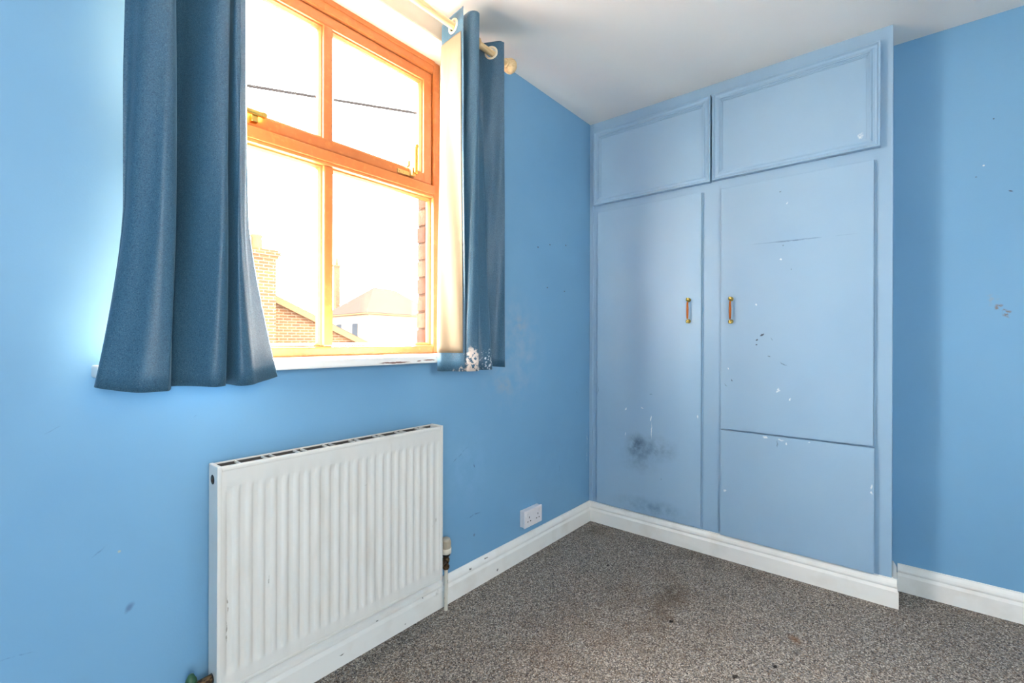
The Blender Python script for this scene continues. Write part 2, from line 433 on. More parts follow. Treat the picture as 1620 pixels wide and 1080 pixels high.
# ------------------------------------------------------------------ geometry helpers
class MB:
    def __init__(self):
        self.v, self.f, self.mi, self.sm = [], [], [], []

    def add(self, verts, faces, mi=0, smooth=False):
        n = len(self.v)
        self.v += [tuple(p) for p in verts]
        for f in faces:
            self.f.append(tuple(i + n for i in f))
            self.mi.append(mi)
            self.sm.append(smooth)
        return self

    def box(self, x0, x1, y0, y1, z0, z1, mi=0):
        v = [(x, y, z) for z in (z0, z1) for y in (y0, y1) for x in (x0, x1)]
        f = [(0, 2, 3, 1), (4, 5, 7, 6), (0, 1, 5, 4), (2, 6, 7, 3), (0, 4, 6, 2), (1, 3, 7, 5)]
        return self.add(v, f, mi)

    def bevbox(self, x0, x1, y0, y1, z0, z1, b=0.003, mi=0, seg=2):
        bm = bmesh.new()
        bmesh.ops.create_cube(bm, size=1)
        for v in bm.verts:
            v.co = Vector((x0 + (v.co.x + .5) * (x1 - x0), y0 + (v.co.y + .5) * (y1 - y0), z0 + (v.co.z + .5) * (z1 - z0)))
        bmesh.ops.bevel(bm, geom=list(bm.edges), offset=b, segments=seg, affect='EDGES', profile=0.6)
        return self.frombm(bm, mi)

    def frombm(self, bm, mi=0, smooth=False):
        bm.verts.ensure_lookup_table()
        for i, v in enumerate(bm.verts):
            v.index = i
        self.add([v.co[:] for v in bm.verts], [[v.index for v in f.verts] for f in bm.faces], mi, smooth)
        bm.free()
        return self

    def sweep(self, prof, ends, frame, mi=0):
        """prof: list of 2D points (closed); ends: two stations; frame(station, p) -> 3D"""
        n = len(prof)
        v = [frame(e, p) for e in ends for p in prof]
        f = []
        for s in range(len(ends) - 1):
            for i in range(n):
                j = (i + 1) % n
                f.append((s * n + i, s * n + j, (s + 1) * n + j, (s + 1) * n + i))
        f.append(tuple(range(n - 1, -1, -1)))
        f.append(tuple((len(ends) - 1) * n + i for i in range(n)))
        return self.add(v, f, mi)

    def tube(self, pts, r, seg=12, mi=0):
        pts = [Vector(p) for p in pts]
        rs = r if isinstance(r, (list, tuple)) else [r] * len(pts)
        v, f = [], []
        for i, p in enumerate(pts):
            d = (pts[min(i + 1, len(pts) - 1)] - pts[max(i - 1, 0)]).normalized()
            a = d.orthogonal().normalized() if i == 0 else (a - d * a.dot(d)).normalized()
            b = d.cross(a)
            for k in range(seg):
                an = 2 * math.pi * k / seg
                v.append(p + (a * math.cos(an) + b * math.sin(an)) * rs[i])
        for i in range(len(pts) - 1):
            for k in range(seg):
                k2 = (k + 1) % seg
                f.append((i * seg + k, i * seg + k2, (i + 1) * seg + k2, (i + 1) * seg + k))
        self.add(v, f, mi, True)
        self.add(v[:seg], [tuple(range(seg - 1, -1, -1))], mi)
        self.add(v[-seg:], [tuple(range(seg))], mi)
        return self

    def lathe(self, prof, origin, axis, seg=24, mi=0):
        """prof: (radius, distance along axis)"""
        o, ax = Vector(origin), Vector(axis).normalized()
        a = ax.orthogonal().normalized()
        b = ax.cross(a)
        v, f = [], []
        for r, h in prof:
            for k in range(seg):
                t = 2 * math.pi * k / seg
                v.append(o + ax * h + (a * math.cos(t) + b * math.sin(t)) * max(r, 2e-4))
        for i in range(len(prof) - 1):
            for k in range(seg):
                k2 = (k + 1) % seg
                f.append((i * seg + k, i * seg + k2, (i + 1) * seg + k2, (i + 1) * seg + k))
        f.append(tuple(range(seg - 1, -1, -1)))
        f.append(tuple((len(prof) - 1) * seg + k for k in range(seg)))
        return self.add(v, f, mi, seg > 8)

    def torus(self, centre, axis, R, r, seg=28, rs=10, mi=0):
        c, ax = Vector(centre), Vector(axis).normalized()
        a = ax.orthogonal().normalized()
        b = ax.cross(a)
        v, f = [], []
        for i in range(seg):
            t = 2 * math.pi * i / seg
            d = a * math.cos(t) + b * math.sin(t)
            for k in range(rs):
                s = 2 * math.pi * k / rs
                v.append(c + d * (R + r * math.cos(s)) + ax * (r * 0.8 * math.sin(s)))
        for i in range(seg):
            for k in range(rs):
                i2, k2 = (i + 1) % seg, (k + 1) % rs
                f.append((i * rs + k, i2 * rs + k, i2 * rs + k2, i * rs + k2))
        return self.add(v, f, mi, True)

    def build(self, name, mats, parent=None, origin=None):
        me = bpy.data.meshes.new(name)
        off = Vector(origin) if origin is not None else (parent_origin(parent) if parent else Vector())
        me.from_pydata([tuple(Vector(p) - off) for p in self.v], [], self.f)
        me.update()
        bm = bmesh.new()
        bm.from_mesh(me)
        bmesh.ops.recalc_face_normals(bm, faces=bm.faces)
        bm.to_mesh(me)
        bm.free()
        for m in (mats if isinstance(mats, (list, tuple)) else [mats]):
            me.materials.append(MATS[m])
        for p, i, s in zip(me.polygons, self.mi, self.sm):
            p.material_index = i
            p.use_smooth = s
        o = bpy.data.objects.new(name, me)
        COL.objects.link(o)
        if parent:
            o.parent = parent
        elif origin is not None:
            o.location = origin
        return o


def parent_origin(p):
    v = Vector()
    while p is not None:
        v += p.location
        p = p.parent
    return v


def thing(name, label, cat, loc=(0, 0, 0), group=None):
    o = bpy.data.objects.new(name, None)
    o.empty_display_size = 0.05
    o.location = loc
    COL.objects.link(o)
    return tag(o, label, cat, group)


def tag(o, label, cat, group=None, kind=None):
    o['label'] = label
    o['category'] = cat
    if group:
        o['group'] = group
    if kind:
        o['kind'] = kind
    return o


def structure(o, label, cat):
    return tag(o, label, cat, kind='structure')


# ------------------------------------------------------------------ room shell
XL, XR, YB = -3.7, 0.185, -3.3          # left end wall, recess wall, rear wall
YW = -1.438                             # right edge of the wardrobe
WX0, WX1, WZ0, WZ1 = -2.185, -1.105, 1.012, 2.33   # window opening


def holed_wall(mb, x0, x1, y0, y1, z0, z1, hx0, hx1, hz0, hz1):
    mb.box(x0, hx0, y0, y1, z0, z1)
    mb.box(hx1, x1, y0, y1, z0, z1)
    mb.box(hx0, hx1, y0, y1, z0, hz0)
    mb.box(hx0, hx1, y0, y1, hz1, z1)


mb = MB().box(XL, 0.7, YB, 0.0, -0.08, 0.0)
structure(mb.build('floor', 'grey_carpet'), 'worn grey-brown carpet with stains and dark specks', 'floor')
mb = MB().box(XL - .1, 0.75, YB - .1, 0.26, H, H + 0.1)
structure(mb.build('ceiling', 'ceiling_paint'), 'plain off-white painted ceiling', 'ceiling')
mb = MB()
holed_wall(mb, XL, 0.7, 0.0, 0.16, -0.08, H, WX0, WX1, WZ0, WZ1)
wall_left = structure(mb.build('wall_left', 'blue_wall_paint'), 'scuffed blue painted wall around the window', 'wall')
mb = MB().box(XR, XR + 0.12, YB, YW, -0.08, H)
structure(mb.build('wall_right', 'blue_recess_paint'), 'blue recessed wall beside the wardrobe with a brown scuff', 'wall')
mb = MB()
holed_wall(mb, XL, XR + .12, YB - 0.14, YB, -0.08, H, -3.23, -2.67, 1.13, 1.97)
structure(mb.build('wall_rear', 'plain_wall_paint'), 'pale wall behind the camera with an opening added for fill light', 'wall')
mb = MB().box(XL - 0.12, XL, YB - .14, 0.16, -0.08, H)
structure(mb.build('wall_near', 'blue_wall_paint'), 'blue end wall outside the left edge of the picture', 'wall')

# skirting: flat face, chamfer, groove, rounded top   (distance from wall, height)
SK = [(0.0, 0.0), (0.018, 0.0), (0.018, 0.068), (0.0125, 0.080), (0.0125, 0.083), (0.0155, 0.086), (0.0155, 0.092), (0.0135, 0.100),
      (0.0095, 0.107), (0.006, 0.112), (0.005, 0.117), (0.0, 0.117)]
mb = MB().sweep(SK, (XL, -0.0), lambda s, p: (s, -p[0], p[1]))
structure(mb.build('baseboard_left', 'white_gloss_paint'), 'chipped white skirting board along the window wall behind the radiator', 'skirting board')
mb = MB().sweep(SK, (-0.0005, -1.461), lambda s, p: (-p[0], s - p[0] * (1 if s > -0.5 else 0) + (0 if s > -0.5 else (0.006 if p[1] > 0.079 else 0)), p[1]))
structure(mb.build('baseboard_front', 'white_gloss_paint'), 'white skirting board along the foot of the wardrobe', 'skirting board')
mb = MB().sweep(SK, (0.001, XR - 0.0005), lambda s, p: (s, YW - 0.0005 - p[0], p[1] + 0.004))
structure(mb.build('baseboard_return', 'white_gloss_paint'), 'short white skirting return on the side of the wardrobe', 'skirting board')
mb = MB().sweep(SK, (YW - 0.0187, YB), lambda s, p: (XR - p[0], s, p[1]))
structure(mb.build('baseboard_right', 'white_gloss_paint'), 'white skirting board along the recessed right wall', 'skirting board')

# white lintel band over the window with a small bead at its lower edge
mb = MB().box(-2.46, -0.99, -0.006, 0.0, 2.335, H)
mb.sweep([(0, 0), (0.010, 0.001), (0.012, 0.006), (0.010, 0.011), (0.0, 0.012)], (-2.46, -0.99), lambda s, p: (s, -p[0], 2.327 + p[1]))
structure(mb.build('trim_1', 'reveal_paint'), 'white painted lintel band above the window with a thin bead', 'trim')

# ------------------------------------------------------------------ window
FY = 0.12                               # room face of the outer frame
GY = 0.158                              # glass
win = structure(thing('window_1', '', '', (-1.645, 0.12, 1.042)), 'varnished timber window with four panes and a top-hung casement', 'window')
# reveal linings
mb = MB().box(WX1 - 0.004, WX1, 0.0, FY + .02, 1.03, WZ1)
mb.box(WX0, WX0 + 0.004, 0.0, FY + .02, 1.03, WZ1)
mb.box(WX0, WX1, 0.0, FY + .02, WZ1 - 0.004, WZ1)
mb.build('reveal_lining', 'reveal_paint', win)
# sill
mb = MB().bevbox(-2.292, -1.00, -0.074, FY + 0.01, 1.012, 1.041, 0.006, seg=3)
mb.build('sill', 'sill_paint', win)
FX0, FX1, FZ0, FZ1 = -2.180, -1.110, 1.042, 2.327
MX = -1.634                             # mullion centre
TZ0, TZ1 = 1.728, 1.782                 # transom
# outer frame members with a small moulded inner edge


def member(mb, x0, x1, z0, z1, y0, y1, ch=0.006, mi=0):
    mb.bevbox(x0, x1, y0, y1, z0, z1, ch, mi, 2)


for (nm, a) in (('jamb', (FX0, FX0 + 0.036, FZ0, FZ1)), ('jamb', (FX1 - 0.036, FX1, FZ0, FZ1)), ('head', (FX0 + .036, FX1 - .036, FZ1 - 0.050, FZ1)),
                ('bottom_rail', (FX0 + .036, FX1 - .036, FZ0, FZ0 + 0.034)), ('transom', (FX0 + .036, FX1 - .036, TZ0, TZ1))):
    m = MB()
    member(m, *a, FY, FY + 0.047)
    if nm == 'head':                    # stepped mould under the head
        m.box(a[0], a[1], FY - 0.004, FY + 0.003, a[2] + 0.030, a[3] - 0.001)
    if nm == 'transom':
        m.bevbox(a[0], a[1], FY - 0.006, FY + 0.004, a[2] + 0.012, a[3] - 0.004, 0.003)
    m.build(nm, 'varnished_timber', win)
m = MB()
member(m, MX - 0.018, MX + 0.018, FZ0 + 0.034, TZ0, FY + 0.004, FY + 0.047)
m.build('mullion', 'varnished_timber', win)


def pane_set(parent, x0, x1, z0, z1, timber='varnished_timber', gy=GY):
    """pane with its four glazing beads"""
    p = MB().box(x0, x1, gy, gy + 0.004, z0, z1).build('pane', 'window_glass', parent)
    bw, by = 0.013, 0.020
    m = MB()
    for s in ((0, 1), (1, 0)):
        pass
    tri = lambda lo, hi: [(lo, gy), (hi, gy), (lo, gy - by)]
    m.sweep([(0, 0), (bw, 0), (bw * .8, -by * .4), (bw * .35, -by * .9), (0, -by)], (z0, z1), lambda s, p: (x0 + p[0], gy + p[1], s + (p[0] if s == z0 else -p[0])))
    m.sweep([(0, 0), (bw, 0), (bw * .8, -by * .4), (bw * .35, -by * .9), (0, -by)], (z0, z1), lambda s, p: (x1 - p[0], gy + p[1], s + (p[0] if s == z0 else -p[0])))
    m.sweep([(0, 0), (bw, 0), (bw * .8, -by * .4), (bw * .35, -by * .9), (0, -by)], (x0, x1), lambda s, p: (s + (p[0] if s == x0 else -p[0]), gy + p[1], z0 + p[0]))
    m.sweep([(0, 0), (bw, 0), (bw * .8, -by * .4), (bw * .35, -by * .9), (0, -by)], (x0, x1), lambda s, p: (s + (p[0] if s == x0 else -p[0]), gy + p[1], z1 - p[0]))
    m.build('glazing_bead', timber, parent)
    return p


pane_set(win, FX0 + 0.036, MX - 0.018, FZ0 + 0.034, TZ0)
pane_set(win, MX + 0.018, FX1 - 0.036, FZ0 + 0.034, TZ0)
# top-hung sash
SX0, SX1, SZ0, SZ1 = FX0 + 0.039, FX1 - 0.039, TZ1 + 0.003, FZ1 - 0.053
m = MB()
member(m, SX0, SX0 + 0.046, SZ0, SZ1, FY + 0.010, FY + 0.06)
member(m, SX1 - 0.046, SX1, SZ0, SZ1, FY + 0.010, FY + 0.06)
member(m, SX0 + 0.040, SX1 - 0.040, SZ0, SZ0 + 0.042, FY + 0.0105, FY + 0.0595)
member(m, SX0 + 0.040, SX1 - 0.040, SZ1 - 0.042, SZ1, FY + 0.0105, FY + 0.0595)
member(m, MX - 0.018, MX + 0.018, SZ0 + 0.036, SZ1 - 0.036, FY + 0.012, FY + 0.058)
sash = m.build('sash', 'varnished_timber', win)
pane_set(sash, SX0 + 0.046, MX - 0.018, SZ0 + 0.042, SZ1 - 0.042)
pane_set(sash, MX + 0.018, SX1 - 0.046, SZ0 + 0.042, SZ1 - 0.042)
m = MB().box(SX0 - .003, SX1 + .003, FY + 0.03, FY + 0.035, SZ0 - 0.003, SZ0)
m.box(SX0 - 0.003, SX0, FY + .03, FY + .035, SZ0, SZ1)
m.box(SX1, SX1 + 0.003, FY + .03, FY + .035, SZ0, SZ1)
m.build('seal', 'rubber_seal', win)
# casement fastener standing upright near the right corner
m = MB().bevbox(-1.335, -1.262, FY + 0.002, FY + 0.0105, SZ0 + 0.004, SZ0 + 0.021, 0.002)
m.tube([(-1.327, FY + 0.004, SZ0 + 0.012), (-1.327, FY - 0.003, SZ0 + 0.012)], 0.0045, 10)
m.tube([(-1.305, FY + 0.004, SZ0 + 0.012), (-1.305, FY + 0.0, SZ0 + 0.012)], 0.003, 10)
m.bevbox(-1.275, -1.256, FY - 0.014, FY + 0.009, SZ0 + 0.002, SZ0 + 0.040, 0.004)
m.bevbox(-1.290, -1.276, FY - 0.006, FY + 0.009, SZ0 + 0.040, SZ0 + 0.066, 0.004)
m.build('fastener_base', 'aged_brass', win)
m = MB().bevbox(-1.268, -1.252, FY - 0.026, FY - 0.012, SZ0 + 0.012, SZ0 + 0.132, 0.005, seg=3)
m.tube([(-1.260, FY - 0.027, SZ0 + 0.128), (-1.260, FY - 0.011, SZ0 + 0.128)], 0.008, 14)
m.build('fastener_lever', 'brass', win)
# casement stay lying along the sash rail
m = MB().bevbox(-2.10, -1.862, FY - 0.018, FY - 0.006, SZ0 + 0.026, SZ0 + 0.043, 0.005, seg=3)
m.tube([(-1.864, FY - 0.019, SZ0 + 0.0345), (-1.864, FY - 0.005, SZ0 + 0.0345)], 0.0085, 14)
m.bevbox(-2.06, -2.03, FY - 0.010, FY + 0.012, SZ0 + 0.006, SZ0 + 0.030, 0.003)
m.bevbox(-1.90, -1.88, FY - 0.010, FY + 0.012, SZ0 + 0.006, SZ0 + 0.030, 0.003)
m.build('casement_stay', 'brass', win)

# outer brick leaf: plain wall round the opening, and every brick of the right jamb
mb = MB()
holed_wall(mb, XL, 0.7, 0.165, 0.262, -0.08, 2.7, -2.14, -1.02, 1.00, 2.345)
outer = structure(mb.build('wall_outer', 'lime_mortar'), 'outdoor brick wall leaf seen edge-on through the right window pane', 'wall')
mb = MB().box(-1.1490, -1.02, 0.1685, 0.2195, 1.00, 2.345)
mb.build('mortar', 'lime_mortar', outer)
z = 1.000
k = 0
while z < 2.33:
    dx, dy = random.uniform(-0.004, 0.004), random.uniform(-0.006, 0.004)
    h = 0.068 + random.uniform(-0.002, 0.002)
    m = MB().bevbox(-1.153 + dx * 0.5, -1.021, 0.168, 0.224 + dy * 0.6, z, min(z + h, 2.344), 0.002)
    m.build('brick', 'reveal_brick_%d' % (k % 3), outer)
    z += 0.077
    k += 1
mb = MB().box(-2.2, -1.05, 0.20, 0.30, 0.94, 1.0)
mb.build('outer_sill', 'pale_render', outer)

# unseen window added behind the camera to let in fill light
w2 = structure(thing('fill_window', '', '', (-2.95, YB - 0.07, 1.0)), 'plain unseen window added behind the camera for fill light', 'window')
m = MB()
for a in ((-3.23, -3.20, 1.13, 1.97), (-2.70, -2.67, 1.13, 1.97), (-3.20, -2.70, 1.13, 1.16), (-3.20, -2.70, 1.94, 1.97)):
    m.bevbox(a[0], a[1], YB - 0.10, YB - 0.04, a[2], a[3], 0.004)
m.build('frame', 'white_gloss_paint', w2)
MB().box(-3.20, -2.70, YB - .072, YB - .068, 1.16, 1.94).build('pane', 'window_glass', w2)

# ------------------------------------------------------------------ built-in wardrobe
wd = thing('built_in_wardrobe', 'blue painted built-in wardrobe filling the corner from floor to ceiling', 'wardrobe', (0.0, YW / 2, 0.0))
DX = -0.018
m = MB().box(0.0, 0.60, YW, -0.0005, 0.0, H - 0.0005)
m.build('carcass', 'blue_satin_paint', wd)
m = MB().bevbox(-0.005, 0.0005, -0.024, -0.0005, 0.118, H - .001, 0.002)
m.build('scribe_strip', 'blue_satin_paint', wd)


def ring(mb, y0, y1, z0, z1, prof, xs):
    """mitred moulding: prof = (inset, height) on the front of a door at x = xs"""
    v, f = [], []
    for (i, h) in prof:
        v += [(xs - h, y0 + i, z0 + i), (xs - h, y1 - i, z0 + i), (xs - h, y1 - i, z1 - i), (xs - h, y0 + i, z1 - i)]
    for k in range(len(prof) - 1):
        for c in range(4):
            d = (c + 1) % 4
            f.append((4 * k + c, 4 * k + d, 4 * k + 4 + d, 4 * k + 4 + c))
    mb.add(v, f)


MOULD = [(0.0, 0.0), (0.0, 0.014), (0.002, 0.016), (0.007, 0.016), (0.009, 0.012), (0.012, 0.007), (0.019, 0.0055), (0.026, 0.007), (0.030, 0.011), (0.034, 0.0125),
         (0.037, 0.0125), (0.0375, 0.008), (0.042, 0.008), (0.0425, 0.004), (0.047, 0.004), (0.0475, 0.0)]
for (ya, yb, za, zb) in ((-0.715, -0.036, 1.914, 2.357), (-1.398, -0.7245, 1.917, 2.358)):
    d = MB().bevbox(DX + 0.005, -0.0002, ya, yb, za, zb, 0.001).build('upper_door', 'blue_door_paint', wd)
    m = MB()
    ring(m, ya, yb, za, zb, MOULD, DX + 0.005)
    m.build('moulding', 'blue_satin_paint', d)


def handle(door, y, z):
    """bow handle: two turned brass feet and an amber grip"""
    for s in (-1, 1):
        m = MB()
        zc = z + s * 0.056
        m.lathe([(0.0, 0.0), (0.0105, 0.0), (0.0115, 0.002), (0.0105, 0.004), (0.006, 0.008), (0.0055, 0.012), (0.009, 0.016), (0.0095, 0.021),
                 (0.0075, 0.026), (0.0, 0.029)], (DX, y, zc), (-1, 0, 0), 18)
        m.lathe([(0.0, 0.0), (0.007, 0.0), (0.0085, 0.004), (0.0065, 0.008), (0.0075, 0.012), (0.006, 0.016)], (DX - 0.021, y, zc + s * 0.010), (0, 0, -s), 16)
        m.build('handle_foot', 'brass', door)
    MB().lathe([(0.0045, 0.0), (0.0055, 0.02), (0.006, 0.044), (0.0055, 0.068), (0.0045, 0.088)], (DX - 0.021, y, z - 0.044), (0, 0, 1), 16).build('handle_grip', 'amber_grip', door)


d = MB().bevbox(DX, -0.0002, -0.670, -0.060, 0.124, 1.870, 0.0025).build('door', 'blue_door_paint', wd)
handle(d, -0.607, 1.258)
m = MB().bevbox(-0.0065, -0.0002, -0.6765, -0.6702, 0.124, 1.870, 0.0012)
m.build('edge_lipping', 'blue_satin_paint', d)
d = MB().bevbox(DX, -0.0002, -1.377, -0.767, 0.657, 1.868, 0.0025).build('door', 'blue_door_paint', wd)
handle(d, -0.816, 1.252)
m = MB().bevbox(-0.0065, -0.0002, -1.384, -1.3772, 0.657, 1.868, 0.0012)
m.build('edge_lipping', 'blue_satin_paint', d)
# loose lower flap, sitting a little prouder than the door above and dropping to the right
bm = bmesh.new()
bmesh.ops.create_cube(bm, size=1)
for v in bm.verts:
    y = -0.766 if v.co.y > 0 else -1.381
    zz = (0.121 if v.co.z < 0 else 0.6505)
    v.co = Vector((-0.0002 if v.co.x > 0 else (-0.0225 if y < -1 else -0.021), y, zz))
bmesh.ops.bevel(bm, geom=list(bm.edges), offset=0.002, segments=2, affect='EDGES')
MB().frombm(bm).build('lower_flap', 'blue_door_paint', wd)

# ------------------------------------------------------------------ radiator
RX0, RX1, RY0, RY1, RZ0, RZ1 = -2.062, -1.287, -0.102, -0.040, 0.175, 0.768
rad = thing('radiator', 'white ribbed panel radiator on the wall under the window', 'radiator', ((RX0 + RX1) / 2, -0.07, RZ0))
NR = 23
pitch = (RX1 - RX0 - 0.030) / NR
xs = [RX0 + 0.010]
for i in range(NR):
    x0 = RX0 + 0.015 + i * pitch
    xs += [x0 + pitch * u for u in (0.16, 0.26, 0.36, 0.50, 0.64, 0.74, 0.84)]
xs.append(RX1 - 0.010)
zs = [RZ0 + 0.012, RZ0 + 0.040, RZ0 + 0.046, RZ0 + 0.054, RZ0 + 0.064, RZ1 - 0.078, RZ1 - 0.068, RZ1 - 0.058, RZ1 - 0.052, RZ1 - 0.012]
du = {0: 0, 1: 0.0, 2: 0.55, 3: 1.0, 4: 1.0, 5: 1.0, 6: 0.55, 7: 0.0}
dz = [0, 0, 0.3, 0.75, 1, 1, 0.75, 0.3, 0, 0]
v, f = [], []
for j, zz in enumerate(zs):
    for i, x in enumerate(xs):
        u = 0 if i in (0, len(xs) - 1) else (0, 0.8, 1, 1, 1, 0.8, 0)[(i - 1) % 7]
        # end dimples are narrower than the channel
        v.append((x, RY0 + 0.0060 * u * dz[j], zz))
nx = len(xs)
for j in range(len(zs) - 1):
    for i in range(nx - 1):
        f.append((j * nx + i, j * nx + i + 1, (j + 1) * nx + i + 1, (j + 1) * nx + i))
m = MB().add(v, f, 0, True)
m.box(RX0 + 0.010, RX1 - 0.010, RY0 + 0.008, RY0 + 0.016, RZ0 + 0.012, RZ1 - 0.012)
# seam lip round the pressed panel
for a in ((RX0 + .010, RX1 - .010, RZ0, RZ0 + .013), (RX0 + .010, RX1 - .010, RZ1 - .013, RZ1)):
    m.bevbox(a[0], a[1], RY0 - 0.0005, RY0 + 0.014, a[2], a[3], 0.004)
m.build('front_panel', 'white_radiator_enamel', rad)
for s, x0 in ((-1, RX0), (1, RX1 - 0.011)):
    m = MB().bevbox(x0, x0 + 0.011, RY0 - 0.003, RY1, RZ0 - 0.002, RZ1 + 0.003, 0.003)
    sp = m.build('side_panel', 'white_radiator_enamel', rad)
    xo = x0 if s < 0 else x0 + 0.011
    for zz in ((RZ1 - 0.035, RZ0 + 0.035) if s < 0 else (RZ1 - 0.035,)):
        q = MB()
        q.lathe([(0.0, 0.0), (0.0125, 0.0), (0.0125, 0.001), (0.009, 0.0015), (0.0, 0.0015)], (xo, -0.071, zz), (s, 0, 0), 20)
        q.build('plug_hole', 'dark_metal', sp)
    q = MB()
    for zz in ((RZ1 - 0.035,)):
        q.lathe([(0.0, 0.0), (0.0065, 0.0), (0.006, 0.0008), (0.003, 0.0008), (0.003, 0.0018), (0.0, 0.0018)], (xo + s * 0.0015, -0.071, zz - 0.003), (s, 0, 0), 6)
    q.build('bleed_plug', 'tarnished_brass', sp)
# top grille: rails and cross bars over the convector
m = MB()
m.box(RX0 + .011, RX1 - .011, RY1 - 0.002, RY1, RZ1 - 0.004, RZ1 + .001)
m.box(RX0 + .011, RX1 - .011, RY0 + 0.012, RY0 + 0.017, RZ1 - 0.012, RZ1 - 0.001)
x = RX0 + 0.06
i = 0
while x < RX1 - 0.03:
    m.box(x, x + 0.003, RY0 + 0.015, RY1 - 0.002, RZ1 - 0.006, RZ1 - 0.0005)
    x += 0.022 if i % 2 else 0.070
    i += 1
m.build('top_grille', 'white_radiator_enamel', rad)
m = MB()
x = RX0 + 0.02
while x < RX1 - 0.02:
    m.box(x, x + 0.0015, RY0 + 0.017, RY1 - 0.004, RZ0 + 0.04, RZ1 - 0.03)
    x += 0.014
m.box(RX0 + .015, RX1 - .015, RY1 - 0.006, RY1 - 0.003, RZ0 + 0.03, RZ1 - 0.003)
m.build('convector', 'convector_steel', rad)
for x in (RX0 + 0.12, RX1 - 0.12):
    MB().box(x, x + 0.03, RY1, -0.0005, RZ0 + 0.10, RZ1 - 0.10).build('wall_bracket', 'white_radiator_enamel', rad)
# thermostatic valve and pipe at the right end
VX, VY = -1.214, -0.042
m = MB().lathe([(0.0, 0.0), (0.012, 0.0), (0.0145, 0.004), (0.0145, 0.014), (0.011, 0.017), (0.0105, 0.024), (0.014, 0.028), (0.015, 0.040), (0.012, 0.046),
                (0.0125, 0.056), (0.0, 0.056)], (VX, VY, 0.168), (0, 0, 1), 8)
m.tube([(VX - 0.005, VY, 0.202), (VX - 0.04, VY - 0.016, 0.205), (RX1 - 0.002, -0.066, 0.207)], [0.011, 0.011, 0.0115], 12)
m.build('valve_body', 'tarnished_brass', rad)
MB().lathe([(0.0, 0.0), (0.017, 0.0), (0.0175, 0.008), (0.0, 0.008)], (VX, VY, 0.224), (0, 0, 1), 24).build('valve_collar', 'dark_metal', rad)
m = MB().lathe([(0.0, 0.0), (0.0185, 0.0), (0.0215, 0.002), (0.0220, 0.022), (0.0195, 0.023), (0.0, 0.023)], (VX, VY, 0.232), (0, 0, 1), 28)
m.build('valve_ring', 'valve_ring_plastic', rad)
m = MB().lathe([(0.0, 0.0), (0.0200, 0.0), (0.0195, 0.010), (0.0180, 0.030), (0.0165, 0.037), (0.013, 0.039), (0.0, 0.039)], (VX, VY, 0.255), (0, 0, 1), 28)
for i in range(16):
    a = i * math.pi / 8
    m.box(VX + 0.0188 * math.cos(a) - .0012, VX + 0.0188 * math.cos(a) + .0012, VY + 0.0188 * math.sin(a) - .0012, VY + 0.0188 * math.sin(a) + .0012, 0.258, 0.282)
m.build('valve_cap', 'valve_cap_plastic', rad)
MB().tube([(VX, VY, 0.0), (VX, VY, 0.05), (VX + 0.001, VY, 0.11), (VX, VY, 0.17)], 0.0078, 14).build('pipe', 'painted_pipe', rad)
# lockshield valve at the lower left
LX = -2.108
m = MB().lathe([(0.0, 0.0), (0.012, 0.0), (0.0135, 0.010), (0.010, 0.016), (0.012, 0.030), (0.011, 0.044), (0.0, 0.046)], (LX, -0.066, 0.176), (0, 0, 1), 8)
m.tube([(LX, -0.066, 0.205), (RX0 + .002, -0.066, 0.208)], 0.011, 12)
m.build('lockshield_body', 'tarnished_brass', rad)
MB().lathe([(0.0, 0.0), (0.014, 0.0), (0.012, 0.010), (0.006, 0.022), (0.0, 0.024)], (LX, -0.066, 0.220), (0, 0, 1), 14).build('lockshield_cap', 'green_plastic', rad)
MB().tube([(LX, -0.066, 0.0), (LX, -0.066, 0.18)], 0.0078, 14).build('pipe', 'painted_pipe', rad)

# ------------------------------------------------------------------ wall socket
SXc, SZc = -0.612, 0.204
so = thing('power_socket', 'white double power socket low on the blue wall near the corner', 'socket', (SXc, 0, SZc))
MB().bevbox(SXc - 0.070, SXc + 0.070, -0.024, -0.0005, SZc - 0.041, SZc + 0.041, 0.003).build('back_box', 'white_plastic', so)
MB().bevbox(SXc - 0.073, SXc + 0.073, -0.034, -0.0245, SZc - 0.043, SZc + 0.043, 0.004, seg=3).build('faceplate', 'white_plastic', so)
for s in (-1, 1):
    cx = SXc + s * 0.036
    MB().bevbox(cx + 0.012 * s - 0.006, cx + 0.012 * s + 0.006, -0.0375, -0.0338, SZc + 0.012, SZc + 0.030, 0.0015).build('switch', 'white_plastic', so)
    for (dx, dzz, wx, wz) in ((0, 0.006, 0.0022, 0.0045), (-0.011, -0.014, 0.0035, 0.0024), (0.011, -0.014, 0.0035, 0.0024)):
        MB().box(cx + dx - wx, cx + dx + wx, -0.0346, -0.0338, SZc + dzz - wz, SZc + dzz + wz).build('pin_hole', 'socket_slot_black', so)

